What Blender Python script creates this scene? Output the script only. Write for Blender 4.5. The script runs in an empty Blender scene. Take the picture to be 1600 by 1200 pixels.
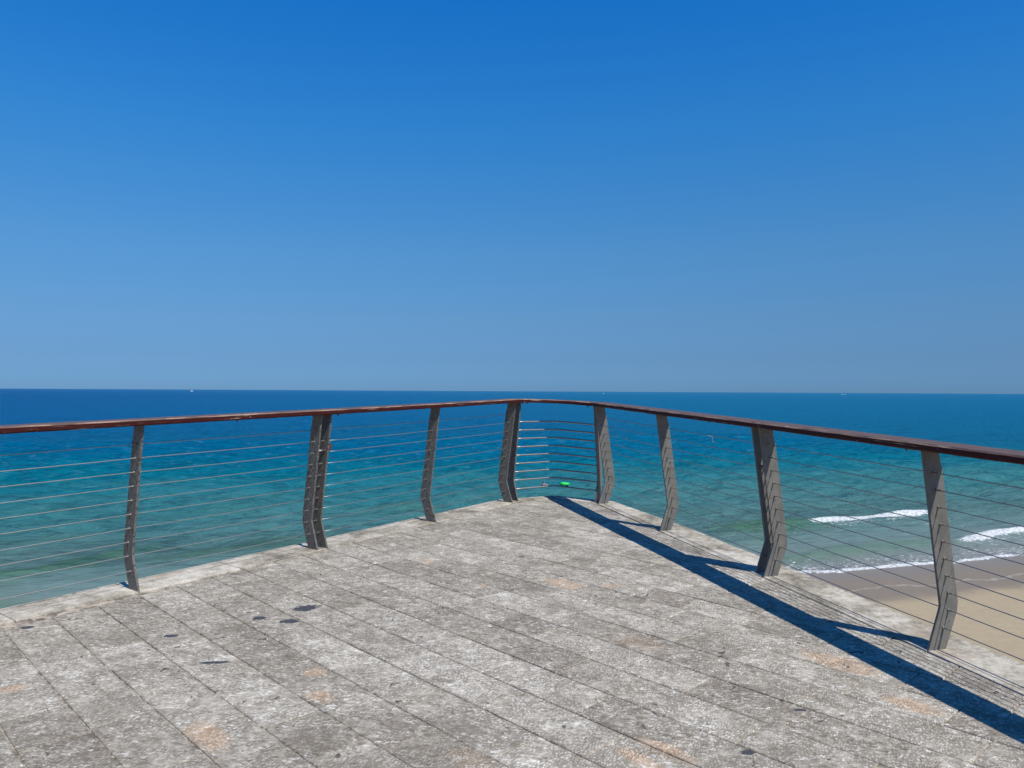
import bpy, bmesh, math, random
import numpy as np
from mathutils import Vector
random.seed(7); rng = np.random.default_rng(11)
sc = bpy.context.scene; COL = sc.collection
F, CX, CY = 1230.0, 800.0, 600.0
PITCH = math.atan(11/F); ROLL = math.atan(.0053)
SLOPE = 40/F; EYE = 1.5; SEA = -12.0

# ---------------------------------------------------------------- measured geometry
def ray(px, py):
    u = (px-CX)/F; v = -(py-CY)/F
    c, s = math.cos(ROLL), math.sin(ROLL)
    a = u*c - v*s; b = u*s + v*c
    return np.array([a, math.cos(PITCH)-math.sin(PITCH)*b, math.sin(PITCH)+math.cos(PITCH)*b])
def deck_pt(px, py, zz=0):
    r = ray(px, py); t = (-EYE+zz)/(r[2]-r[1]*SLOPE); p = r*t
    return Vector((p[0], p[1]))
def sea_pt(px, py, z=SEA):
    r = ray(px, py); p = r*(z/r[2]); return Vector((p[0], p[1]))
def dz(x, y): return -EYE + y*SLOPE            # height of the paved deck
def P3(p, z=0.0): return Vector((p[0], p[1], dz(p[0], p[1])+z))

# ---------------------------------------------------------------- helpers
def tag(o, label=None, cat=None, group=None, kind=None):
    for k, v in (('label', label), ('category', cat), ('group', group), ('kind', kind)):
        if v: o[k] = v
    return o
def empty(name, loc):
    o = bpy.data.objects.new(name, None); COL.objects.link(o); o.location = loc; o.empty_display_size = .2
    return o
def link(name, me, mat=None, parent=None, world=Vector((0, 0, 0))):
    """vertices are given in world space; they are shifted to sit relative to the parent"""
    o = bpy.data.objects.new(name, me); COL.objects.link(o)
    if mat: me.materials.append(mat)
    if parent: o.parent = parent
    return o
def build(name, bm, mat, parent=None, origin=None, smooth=False, bevel=0, segs=2):
    bmesh.ops.recalc_face_normals(bm, faces=bm.faces)
    me = bpy.data.meshes.new(name)
    org = Vector((0, 0, 0))
    if parent:
        q = parent
        while q: org += q.location; q = q.parent
    off = Vector(origin) if origin is not None else None
    base = off if off is not None else org
    bmesh.ops.translate(bm, verts=bm.verts, vec=-base)
    bm.to_mesh(me); bm.free()
    o = link(name, me, mat, parent)
    o.location = base-org
    if smooth:
        for p in me.polygons: p.use_smooth = True
    if bevel:
        m = o.modifiers.new('bevel', 'BEVEL'); m.width = bevel; m.segments = segs; m.limit_method = 'ANGLE'
    return o
def prism(bm, pts, vec):
    """closed polygon (3D points) extruded by vec"""
    a = [bm.verts.new(p) for p in pts]; b = [bm.verts.new(Vector(p)+Vector(vec)) for p in pts]
    bm.faces.new(a); bm.faces.new(b[::-1])
    n = len(a)
    for i in range(n): bm.faces.new((a[i], b[i], b[(i+1) % n], a[(i+1) % n]))
def tube(bm, pts, r, n=8, caps=True):
    pts = [Vector(p) for p in pts]; rings = []
    for i, p in enumerate(pts):
        d = (pts[min(i+1, len(pts)-1)]-pts[max(i-1, 0)]).normalized()
        up = Vector((0, 0, 1)) if abs(d.z) < .9 else Vector((1, 0, 0))
        x = d.cross(up).normalized(); y = x.cross(d).normalized()
        rr = r[i] if isinstance(r, (list, tuple)) else r
        rings.append([bm.verts.new(p+(x*math.cos(2*math.pi*k/n)+y*math.sin(2*math.pi*k/n))*rr) for k in range(n)])
    for a, b in zip(rings, rings[1:]):
        for k in range(n): bm.faces.new((a[k], a[(k+1) % n], b[(k+1) % n], b[k]))
    if caps: bm.faces.new(rings[0][::-1]); bm.faces.new(rings[-1])

# ---------------------------------------------------------------- node helpers
class NT:
    def __init__(s, name):
        s.m = bpy.data.materials.new(name); s.m.use_nodes = True; s.t = s.m.node_tree; s.t.nodes.clear()
        s.out = s.t.nodes.new('ShaderNodeOutputMaterial')
    def n(s, typ, **kw):
        nd = s.t.nodes.new(typ)
        for k, v in kw.items():
            if k == 'ins':
                for i, val in v.items():
                    if hasattr(val, 'is_output') or isinstance(val, bpy.types.NodeSocket): s.t.links.new(val, nd.inputs[i])
                    else: nd.inputs[i].default_value = val
            else: setattr(nd, k, v)
        return nd
    def math(s, op, a, b=None, c=None, clamp=False):
        nd = s.t.nodes.new('ShaderNodeMath'); nd.operation = op; nd.use_clamp = clamp
        for i, v in enumerate((a, b, c)):
            if v is None: continue
            if isinstance(v, bpy.types.NodeSocket): s.t.links.new(v, nd.inputs[i])
            else: nd.inputs[i].default_value = v
        return nd.outputs[0]
    def vmath(s, op, a, b=None):
        nd = s.t.nodes.new('ShaderNodeVectorMath'); nd.operation = op
        for i, v in enumerate((a, b)):
            if v is None: continue
            if isinstance(v, bpy.types.NodeSocket): s.t.links.new(v, nd.inputs[i])
            else: nd.inputs[i].default_value = v
        return nd.outputs['Value'] if op in ('DOT_PRODUCT', 'LENGTH', 'DISTANCE') else nd.outputs[0]
    def noise(s, vec, scale, detail=4, rough=.55, dist=0, out=0):
        nd = s.n('ShaderNodeTexNoise', ins={'Vector': vec, 'Scale': scale, 'Detail': detail, 'Roughness': rough, 'Distortion': dist})
        return nd.outputs[out]
    def ramp(s, fac, stops, interp='LINEAR'):
        nd = s.n('ShaderNodeValToRGB', ins={0: fac}); cr = nd.color_ramp; cr.interpolation = interp
        while len(cr.elements) < len(stops): cr.elements.new(.5)
        for e, (p, c) in zip(cr.elements, stops):
            e.position = p
            e.color = (c, c, c, 1) if isinstance(c, (int, float)) else (*c, 1)
        return nd.outputs[0]
    def smooth(s, x, a, b, lo=0, hi=1):
        nd = s.n('ShaderNodeMapRange', interpolation_type='SMOOTHSTEP', ins={0: x, 1: a, 2: b, 3: lo, 4: hi}); return nd.outputs[0]
    def mix(s, f, a, b, blend='MIX'):
        nd = s.n('ShaderNodeMix', data_type='RGBA', blend_type=blend)
        for i, v in ((0, f), (6, a), (7, b)):
            if isinstance(v, bpy.types.NodeSocket): s.t.links.new(v, nd.inputs[i])
            else: nd.inputs[i].default_value = v if i == 0 else (*v, 1)
        return nd.outputs[2]
    def pos(s): return s.n('ShaderNodeNewGeometry').outputs['Position']
    def rotz(s, vec, ang, scale=(1, 1, 1)):
        a = s.n('ShaderNodeMapping', ins={0: vec, 2: (0, 0, ang)}).outputs[0]
        return s.n('ShaderNodeMapping', ins={0: a, 3: scale}).outputs[0]
    def bump(s, h, strength, dist, normal=None):
        nd = s.n('ShaderNodeBump', ins={'Height': h, 'Strength': strength, 'Distance': dist})
        if normal: s.t.links.new(normal, nd.inputs['Normal'])
        return nd.outputs[0]
    def finish(s, color, rough=.7, spec=.4, normal=None, metallic=0.0, **kw):
        ins = {'Base Color': color if isinstance(color, bpy.types.NodeSocket) else (*color, 1), 'Roughness': rough, 'Specular IOR Level': spec, 'Metallic': metallic}
        ins.update(kw)
        b = s.n('ShaderNodeBsdfPrincipled', ins=ins)
        if normal: s.t.links.new(normal, b.inputs['Normal'])
        s.t.links.new(b.outputs[0], s.out.inputs[0]); return s.m

# ---------------------------------------------------------------- posts: measured foot points
FOOT = dict(L1=(218, 926), L2a=(498, 861), L2b=(513, 858), L3=(682.5, 817), L4a=(802, 786.5), L4b=(810.6, 784),
            R1a=(929, 786.3), R1b=(933.5, 788), R2=(1029, 830.5), R3a=(1179, 896), R3b=(1191, 902.5), R4=(1447, 1018.5))
FP = {k: deck_pt(*v) for k, v in FOOT.items()}
dL = (FP['L1']-FP['L2a']).normalized(); dR = (FP['R4']-FP['R3b']).normalized()
FP['L0'] = FP['L1']+dL*1.47; FP['K'] = FP['L0']+dL*1.47
FP['R5'] = FP['R4']+dR*1.5; FP['R6'] = FP['R5']+dR*1.5
MID = (FP['L4b']+FP['R1a'])/2; MID.y += .30
HTL, HTR = 1.095, 1.065                     # underside of the handrail
def HT(k): return HTR if k[0] == 'R' else HTL
RAILH = .041; RAILW = .21

# ---------------------------------------------------------------- materials
def m_steel(name, tint, grime):
    s = NT(name); p = s.pos()
    a = s.noise(p, 9, 5, .65); b = s.noise(p, 55, 4, .7); c = s.noise(s.rotz(p, 0, (1, 1, .25)), 30, 3, .6)
    base = s.mix(s.smooth(a, .35, .7), tuple(x*.82 for x in tint), tuple(x*1.15 for x in tint))
    base = s.mix(s.math('MULTIPLY', s.smooth(c, .5, .75), .45), base, tuple(x*.5 for x in tint))
    g = s.math('MULTIPLY', s.smooth(b, .52, .60), s.smooth(a, .62-grime, .72-grime))
    base = s.mix(g, base, (.032, .026, .022))
    r = s.math('MULTIPLY', s.smooth(s.noise(p, 80, 3, .6), .66, .72), s.smooth(a, .42, .6))
    base = s.mix(r, base, (.16, .075, .035))
    nrm = s.bump(s.math('SUBTRACT', b, s.math('MULTIPLY', g, .6)), .45, .004)
    return s.finish(base, .55, .4, nrm)
M_STEEL_R = m_steel('grey_painted_steel', (.150, .143, .125), .05)
M_STEEL_L = m_steel('weathered_grey_steel', (.138, .130, .115), .24)

def m_rail():
    s = NT('red_varnished_wood'); p = s.pos()
    oc = s.n('ShaderNodeTexCoord').outputs['UV']           # u along the rail in metres, v around it
    g = s.noise(s.n('ShaderNodeMapping', ins={0: oc, 3: (3, 60, 1)}).outputs[0], 3, 6, .65)
    pt = s.noise(s.n('ShaderNodeMapping', ins={0: oc, 3: (1.2, 14, 1)}).outputs[0], 2.5, 6, .7, .4)
    base = s.mix(g, (.022, .003, .0026), (.070, .009, .006))
    nz = s.n('ShaderNodeSeparateXYZ', ins={0: s.n('ShaderNodeNewGeometry').outputs['True Normal']}).outputs[2]
    top = s.smooth(nz, .35, .65)
    worn = s.mix(g, (.075, .050, .043), (.18, .125, .105))
    base = s.mix(s.math('MULTIPLY', top, .92), base, worn)
    ch = s.math('MULTIPLY', s.smooth(nz, .6, .68), s.smooth(nz, .9, .8))
    base = s.mix(s.math('MULTIPLY', ch, s.smooth(pt, .42, .60, 0, .8)), base, (.42, .29, .21))
    peel = s.math('MAXIMUM', s.smooth(pt, .60, .64), s.smooth(s.noise(s.n('ShaderNodeMapping', ins={0: oc, 3: (6, 70, 1)}).outputs[0], 2.0, 5, .75), .62, .66))
    base = s.mix(s.math('MULTIPLY', peel, .85), base, s.mix(g, (.10, .05, .035), (.42, .34, .28)))
    dk = s.smooth(s.noise(s.n('ShaderNodeMapping', ins={0: oc, 3: (1.6, 22, 1)}).outputs[0], 3.7, 4, .6), .56, .66)
    base = s.mix(s.math('MULTIPLY', dk, .65), base, (.035, .010, .009))
    wt = s.smooth(s.noise(p, 38, 2, .5), .74, .77)
    base = s.mix(wt, base, (.62, .60, .57))
    nrm = s.bump(s.math('ADD', g, s.math('MULTIPLY', peel, -.5)), .5, .003)
    return s.finish(base, .6, .2, nrm)
M_RAIL = m_rail()
def m_simple(name, col, rough=.5, metallic=0., spec=.5, var=.25, scale=60):
    s = NT(name); p = s.pos(); n = s.noise(p, scale, 4, .6)
    c = s.mix(n, tuple(x*(1-var) for x in col), tuple(min(1, x*(1+var)) for x in col))
    return s.finish(c, rough, spec, s.bump(n, .15, .002), metallic)
M_CABLE = m_simple('stainless_cable', (.38, .37, .345), .50, 1.0)
M_FIT = m_simple('stainless_fitting', (.40, .39, .37), .45, 1.0)
M_ROD = m_simple('black_bar', (.30, .29, .28), .46, 1.0)
M_BOLT = m_simple('rusty_bolt', (.16, .10, .07), .6, .3)

E1 = None
def m_stone(name, kind):
    s = NT(name); p = s.pos()
    att = s.n('ShaderNodeAttribute', attribute_name='stone'); rnd = att.outputs['Color']
    sep = s.n('ShaderNodeSeparateColor', ins={0: rnd}); r1, r2, r3 = sep.outputs
    a = s.noise(p, 3.2, 6, .62, .3); b = s.noise(p, 17, 6, .68, .5); d = s.noise(p, 60, 4, .65); fine = s.noise(p, 190, 3, .7); mid = s.noise(s.rotz(p, .25, (1, 2.1, 1)), 34, 5, .72, .6)
    if kind == 'paver':
        v = s.math('ADD', s.math('MULTIPLY', a, .26), s.math('ADD', s.math('MULTIPLY', b, .42), s.math('MULTIPLY', mid, .75)))
        v = s.math('ADD', v, s.math('MULTIPLY', s.math('SUBTRACT', r1, .5), .14))
        base = s.ramp(s.smooth(v, .48, .97), [(0, (.14, .116, .088)), (.30, (.31, .277, .222)), (.50, (.39, .354, .288)), (.70, (.465, .426, .352)), (1, (.70, .662, .572))])
        # chalky white patches rubbed over the tooled ridges
        w = s.math('MULTIPLY', s.smooth(s.noise(p, 5.5, 5, .7, .8), .50, .66), s.smooth(mid, .47, .60))
        base = s.mix(s.math('MULTIPLY', w, .50), base, (.90, .87, .78))
        # tool marks: short arcs, each paver hewn along its own direction
        cx = s.n('ShaderNodeCombineXYZ', ins={0: s.math('MULTIPLY', r2, 9.0), 1: s.math('MULTIPLY', r3, 7.0), 2: 0.0}).outputs[0]
        q = s.vmath('ADD', p, cx)
        qd = s.vmath('ADD', q, s.n('ShaderNodeVectorMath', operation='SCALE', ins={0: s.noise(q, 5, 3, .5, 0, 1), 3: .06}).outputs[0])
        vo = s.n('ShaderNodeTexVoronoi', feature='F1', ins={'Vector': s.rotz(qd, .35, (1, .55, 1)), 'Scale': 88.0, 'Randomness': .8}).outputs['Distance']
        wv = s.smooth(vo, .62, .12)
        msk = s.smooth(s.noise(q, 9, 3, .6), .36, .60, .25, 1.0)
        wv = s.math('ADD', s.math('MULTIPLY', wv, msk), s.math('MULTIPLY', .5, s.math('SUBTRACT', 1, msk)))
        base = s.mix(s.math('MULTIPLY', s.smooth(wv, .55, .05), .58), base, (.15, .128, .10))
        # ochre stones
        t = s.smooth(s.noise(p, 1.9, 4, .55, .2), .655, .70)
        t = s.math('MULTIPLY', t, s.smooth(r2, .45, .5))
        for (x, y, rx, ry) in TAN:
            t = s.math('MAXIMUM', t, s.math('MULTIPLY', blob(s, p, x, y, rx, ry), s.smooth(r3, .25, .35, .35, 1.0)))
        base = s.mix(s.math('MULTIPLY', t, s.smooth(mid, .25, .6, .25, .85)), base, s.mix(wv, (.34, .235, .150), (.66, .50, .35)))
        # soil and soot
        g = s.smooth(s.noise(p, 1.3, 5, .65), .53, .68)
        rw = s.math('FRACT', s.math('DIVIDE', s.math('SUBTRACT', s.vmath('DOT_PRODUCT', p, (E2.x, E2.y, 0)), qa.dot(E2)), .262))
        rw = s.math('ABSOLUTE', s.math('SUBTRACT', rw, .5))
        jg = s.math('MULTIPLY', s.smooth(rw, .42, .485), s.smooth(s.noise(p, 4.5, 5, .7), .38, .56))
        base = s.mix(s.math('MULTIPLY', jg, .26), base, (.15, .125, .095))
        fl = s.smooth(s.noise(s.rotz(p, -.1, (1, 1.5, 1)), 24, 5, .72, 1.0), .585, .65)
        base = s.mix(s.math('MULTIPLY', fl, .62), base, (.88, .85, .78))
        base = s.mix(s.math('MULTIPLY', g, .42), base, (.17, .145, .11))
        g2 = s.math('MULTIPLY', s.smooth(s.noise(s.rotz(p, .5, (1, 2.2, 1)), 2.6, 5, .7, .4), .56, .66), .45)
        base = s.mix(g2, base, (.15, .125, .098))
        spot = s.smooth(s.noise(p, 15, 3, .55, .8), .675, .71)
        spot2 = s.smooth(s.noise(s.rotz(p, .9), 41, 2, .5), .755, .785)
        spot = s.math('MAXIMUM', spot, spot2)
        tar = None
        for (x, y, rx, ry) in TAR:
            k = blob(s, p, x, y, rx, ry, .12); tar = k if tar is None else s.math('MAXIMUM', tar, k)
        base = s.mix(s.math('MULTIPLY', spot, .8), base, (.045, .042, .042))
        base = s.mix(tar, base, s.mix(d, (.035, .036, .042), (.085, .086, .10)))
        h = s.math('ADD', s.math('MULTIPLY', wv, .8), s.math('ADD', s.math('MULTIPLY', b, .8), s.math('MULTIPLY', fine, .5)))
        h = s.math('MULTIPLY', h, s.math('SUBTRACT', 1, s.math('MULTIPLY', tar, .7)))
        nrm = s.bump(h, .55, .005)
    elif kind == 'kerb':
        v = s.math('ADD', s.math('MULTIPLY', a, .6), s.math('ADD', s.math('MULTIPLY', b, .55), s.math('MULTIPLY', d, .25)))
        v = s.math('ADD', v, s.math('MULTIPLY', s.math('SUBTRACT', r1, .5), .10))
        base = s.ramp(s.smooth(v, .42, .95), [(0, (.12, .10, .075)), (.35, (.28, .25, .195)), (.6, (.41, .37, .30)), (1, (.62, .58, .50))])
        spot = s.smooth(s.noise(p, 34, 3, .6, .6), .70, .74)
        base = s.mix(s.math('MULTIPLY', spot, .8), base, (.075, .065, .055))
        st = s.smooth(s.noise(p, 2.1, 4, .6), .56, .68)
        base = s.mix(s.math('MULTIPLY', st, .5), base, (.30, .235, .165))
        nrm = s.bump(s.math('ADD', b, s.math('MULTIPLY', fine, .6)), .45, .006)
    elif kind == 'mortar':
        base = s.mix(s.smooth(b, .38, .62), (.14, .115, .088), (.46, .40, .315)); nrm = s.bump(d, .5, .004)
    else:
        br = s.n('ShaderNodeTexBrick', ins={'Vector': s.n('ShaderNodeMapping', ins={0: p, 2: (math.pi/2, 0, 0)}).outputs[0], 'Scale': 1.0, 'Mortar Size': .02, 'Brick Width': 1.0, 'Row Height': .45, 'Color1': (.42, .36, .27, 1), 'Color2': (.33, .28, .21, 1), 'Mortar': (.2, .18, .15, 1)}).outputs[0]
        base = s.mix(.35, br, s.mix(b, (.2, .17, .13), (.5, .44, .34))); nrm = s.bump(b, .6, .02)
    return s.finish(base, .88, .25, nrm)
def blob(s, p, x, y, rx, ry, ang=None):
    """irregular patch round a spot of the deck"""
    q = s.vmath('SUBTRACT', p, (x, y, 0)); q = s.rotz(q, -(AX if ang is None else ang), (1/rx, 1/ry, 0))
    n = s.noise(p, 16 if ang is None else 26, 6, .72, .3, 1)
    q = s.vmath('ADD', q, s.n('ShaderNodeVectorMath', operation='SCALE', ins={0: s.vmath('SUBTRACT', n, (.5, .5, .5)), 3: 1.5 if ang is None else 2.3}).outputs[0])
    q = s.vmath('MULTIPLY', q, (1, 1, 0))
    return s.smooth(s.vmath('LENGTH', q), *((1.08, .92) if ang is not None else (1.25, .6)))

# paver axes: the long joints run from upper left to lower right
qa, qb = deck_pt(281, 971), deck_pt(581, 1159)
E1 = (qb-qa).normalized(); E2 = Vector((-E1.y, E1.x)); E2 = E2 if E2.y > 0 else -E2
AX = math.atan2(E1.y, E1.x)
_t = [((325, 1150), .16, .07), ((492, 1050), .07, .055), ((500, 1088), .085, .05), ((1000, 1004), .16, .10), ((1312, 1036), .20, .10), ((1425, 1102), .12, .07), ((735, 1188), .12, .07), ((1040, 1172), .15, .05), ((60, 935), .2, .05), ((880, 912), .2, .09), ((1000, 1186), .1, .05)]
TAN = [(*deck_pt(*p), a, b) for p, a, b in _t]
_t = [((477, 950), .075, .060), ((452, 971), .055, .036), ((404, 966), .042, .032), ((266, 994), .035, .026), ((335, 1035), .08, .016), ((43, 980), .03, .025), ((1168, 1176), .03, .018), ((1250, 1109), .03, .012)]
TAR = [(*deck_pt(*p), a, b) for p, a, b in _t]
M_PAVER = m_stone('hewn_grey_paving_stone', 'paver'); M_KERB = m_stone('pale_concrete_coping', 'kerb')
M_MORTAR = m_stone('sandy_mortar', 'mortar'); M_WALL = m_stone('retaining_masonry', 'wall')

# ---------------------------------------------------------------- deck: pavers, coping, retaining wall
def unit(v): return v.normalized()
def perp_out(d):
    n = Vector((-d.y, d.x)); return n
def miter_offset(pts, dist):
    """offset of a 2D polyline to its left side (dist may be a list)"""
    out = []
    for i, p in enumerate(pts):
        d = dist[i] if isinstance(dist, list) else dist
        a = unit(p-pts[i-1]) if i else None; b = unit(pts[i+1]-p) if i < len(pts)-1 else None
        na = perp_out(a) if a else perp_out(b); nb = perp_out(b) if b else na
        m = unit(na+nb); out.append(p+m*(d/max(.35, m.dot(na))))
    return out
# polyline of the railing feet from left end, round the tip, to the right end (outside lies on its left)
LINE = [FP['K']+dL*1.5, FP['K'], FP['L0'], FP['L1'], (FP['L2a']+FP['L2b'])/2, FP['L3'], (FP['L4a']+FP['L4b'])/2, MID, (FP['R1a']+FP['R1b'])/2, FP['R2'], (FP['R3a']+FP['R3b'])/2, FP['R4'], FP['R5'], FP['R6'], FP['R6']+dR*1.5]
KNAME = ['', 'K', 'L0', 'L1', 'L2', 'L3', 'L4', 'M', 'R1', 'R2', 'R3', 'R4', 'R5', 'R6', '']
edge_out = miter_offset(LINE, [.32]*6+[.24, .11, .24]+[.34]*6)
edge_in = miter_offset(LINE, [.0]*7+[-.03]+[0.0]*7)
deck_poly = edge_in+[Vector((5.5, -5)), Vector((-7.5, -5))]
def clip(poly, p, n):
    out = []
    for i in range(len(poly)):
        a, b = poly[i], poly[(i+1) % len(poly)]; da, db = (a-p).dot(n), (b-p).dot(n)
        if da >= 0: out.append(a)
        if (da >= 0) != (db >= 0): out.append(a+(b-a)*(da/(da-db)))
    return out
def poly_area(p): return abs(sum(p[i].x*p[(i+1) % len(p)].y-p[(i+1) % len(p)].x*p[i].y for i in range(len(p))))/2
def stone_mesh(name, polys, mat, gap, dome, kind_, label=None):
    bm = bmesh.new(); col = bm.loops.layers.float_color.new('stone')
    for poly in polys:
        if poly_area(poly) < .0008: continue
        c = sum(poly, Vector((0, 0)))/len(poly); rc = (random.random(), random.random(), random.random(), 1)
        lift = random.uniform(-.0012, .0012); tx, ty = random.uniform(-.004, .004), random.uniform(-.004, .004)
        def ins(g):
            pts = []
            for i, p in enumerate(poly):
                a, b = poly[i-1], poly[(i+1) % len(poly)]
                if (p-a).length < 1e-5 or (b-p).length < 1e-5: pts.append(p.copy()); continue
                n1 = Vector((-(p-a).y, (p-a).x)).normalized(); n2 = Vector((-(b-p).y, (b-p).x)).normalized()
                sgn = 1 if (c-p).dot(n1) > 0 else -1
                m = (n1+n2); m = m.normalized() if m.length > 1e-4 else n1
                pts.append(p+m*sgn*(g/max(.5, m.dot(n1))))
            return pts
        o1, o2 = ins(gap), ins(gap+.0028)
        w = lambda p, z: Vector((p.x, p.y, dz(p.x, p.y)+z+dome+lift+(p.x-c.x)*tx+(p.y-c.y)*ty))
        v0 = [bm.verts.new(w(p, -.03)) for p in o1]; v1 = [bm.verts.new(w(p, -.003)) for p in o1]; v2 = [bm.verts.new(w(p, 0)) for p in o2]
        fs = []
        n = len(poly)
        for i in range(n):
            j = (i+1) % n
            fs.append(bm.faces.new((v0[i], v0[j], v1[j], v1[i]))); fs.append(bm.faces.new((v1[i], v1[j], v2[j], v2[i])))
        fs.append(bm.faces.new(v2))
        for f_ in fs:
            for l in f_.loops: l[col] = rc
    o = build(name, bm, mat); tag(o, label, None, None, kind_); return o
rows = []
t0 = qa.dot(E2); ROW = .262
polys = []
for k in range(-40, 30):
    lo = t0+k*ROW; s0 = -14+random.random()*.5
    while s0 < 12:
        L = random.choice([.36, .42, .48, .55, .62, .70])*random.uniform(.95, 1.05)
        q = [E1*s0+E2*lo, E1*(s0+L)+E2*lo, E1*(s0+L)+E2*(lo+ROW), E1*s0+E2*(lo+ROW)]
        s0 += L
        if all((v.y < -1.5 or abs(v.x) > 6.5) for v in q): continue
        # clip against the (convex-ish) inner edge of the deck
        for i in range(len(edge_in)-1):
            d = edge_in[i+1]-edge_in[i]; n = Vector((d.y, -d.x)).normalized()
            q = clip(q, edge_in[i]-n*.07, n)
            if len(q) < 3: break
        if len(q) >= 3: polys.append(q)
pav = stone_mesh('pavement', polys, M_PAVER, .0034, 0, 'structure')
# coping blocks
cp = []
def along(pl, t):
    for a, b in zip(pl, pl[1:]):
        L = (b-a).length
        if t <= L: return a+(b-a)*(t/L)
        t -= L
    return pl[-1].copy()
for i in range(len(edge_in)-1):
    a, b, c, d = edge_in[i], edge_in[i+1], edge_out[i+1], edge_out[i]
    L = (b-a).length; n = 1 if L < .9 else 2
    for j in range(n):
        u0, u1 = j/n, (j+1)/n
        cp.append([a.lerp(b, u0), a.lerp(b, u1), d.lerp(c, u1), d.lerp(c, u0)])
kerb = stone_mesh('kerb', cp, M_KERB, .004, .006, 'structure')
# mortar bed below everything and the masonry that carries the deck
bm = bmesh.new(); out_poly = miter_offset(LINE, [.30]*6+[.22, .09, .22]+[.32]*6)+[Vector((5.5, -5)), Vector((-7.5, -5))]
vs = [bm.verts.new((p.x, p.y, dz(p.x, p.y)-.0055)) for p in out_poly]; top = bm.faces.new(vs)
lo = [bm.verts.new((p.x, p.y, dz(p.x, p.y)-.25)) for p in out_poly]
for i in range(len(vs)): bm.faces.new((vs[i], lo[i], lo[(i+1) % len(vs)], vs[(i+1) % len(vs)]))
bm.faces.new(lo[::-1]); bmesh.ops.triangulate(bm, faces=bm.faces)
slab = build('deck_bed', bm, M_MORTAR); tag(slab, kind='structure')
bm = bmesh.new(); wp = miter_offset(LINE, [.15]*6+[.10, .0, .10]+[.15]*6)+[Vector((5.2, -4.8)), Vector((-7.2, -4.8))]
hi = [bm.verts.new((p.x, p.y, dz(p.x, p.y)-.25)) for p in wp]; lo = [bm.verts.new((p.x, p.y, SEA-.5)) for p in wp]
for i in range(len(hi)): bm.faces.new((hi[i], lo[i], lo[(i+1) % len(hi)], hi[(i+1) % len(hi)]))
wall = build('retaining_wall', bm, M_WALL); tag(wall, 'masonry retaining wall that carries the paved lookout above the beach', 'wall')

# ---------------------------------------------------------------- railing
def radial(k):
    """outward direction and rail direction at a post"""
    sec = {'K': ('K', 'L0'), 'L0': ('L0', 'L1'), 'L1': ('L0', 'L2a'), 'L2a': ('L1', 'L2a'), 'L2b': ('L2b', 'L3'), 'L3': ('L2b', 'L4a'), 'L4a': ('L3', 'L4a'),
           'R1b': ('R1b', 'R2'), 'R2': ('R1b', 'R3a'), 'R3a': ('R2', 'R3a'), 'R3b': ('R3b', 'R4'), 'R4': ('R3b', 'R5'), 'R5': ('R4', 'R5'), 'R6': ('R5', 'R6')}
    if k == 'L4b': d = unit(MID-FP['L4b']); d = unit(d*.75+unit(FP['L4a']-FP['L3'])*.25)
    elif k == 'R1a': d = Vector((.87, -.49)).normalized()
    else: a, b = sec[k]; d = unit(FP[b]-FP[a])
    return Vector((-d.y, d.x)), d
def prof_in(z, H):
    kz = .235
    return .088*z/kz if z < kz else .088+(-.03-.088)*(z-kz)/(H-kz)
PLT = .016
def at_post(k, r, z, s=0):
    o, d = radial(k); p = FP[k]+o*r+d*s
    return Vector((p.x, p.y, dz(FP[k].x, FP[k].y)+z))
def make_post(k, parent):
    o, d = radial(k); H = HT(k); bm = bmesh.new()
    inner = [(0, 0), (.080, .212), (.0865, .235), (.084, .262), (-.03, H)]
    outer = [(.078, H), (.084, H-.06), (.098, H-.10), (.196, .285), (.2005, .25), (.195, .205), (.112, 0)]
    zb = dz(FP[k].x, FP[k].y)
    pts = [Vector((*(FP[k]+o*r-d*PLT/2), zb+z-(.02 if z == 0 else 0))) for r, z in inner+outer]
    prism(bm, pts, Vector((*(d*PLT), 0)))
    return build('post', bm, M_STEEL_L if k[0] in 'LK' else M_STEEL_R, parent, P3(FP[k]), bevel=.0015, segs=1)
ZC = [.125+.0925*i for i in range(10)]
def cable_pt(k, z): H = HT(k); return at_post(k, prof_in(z*H/1.08, H)+.056, z*H/1.08)
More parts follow.
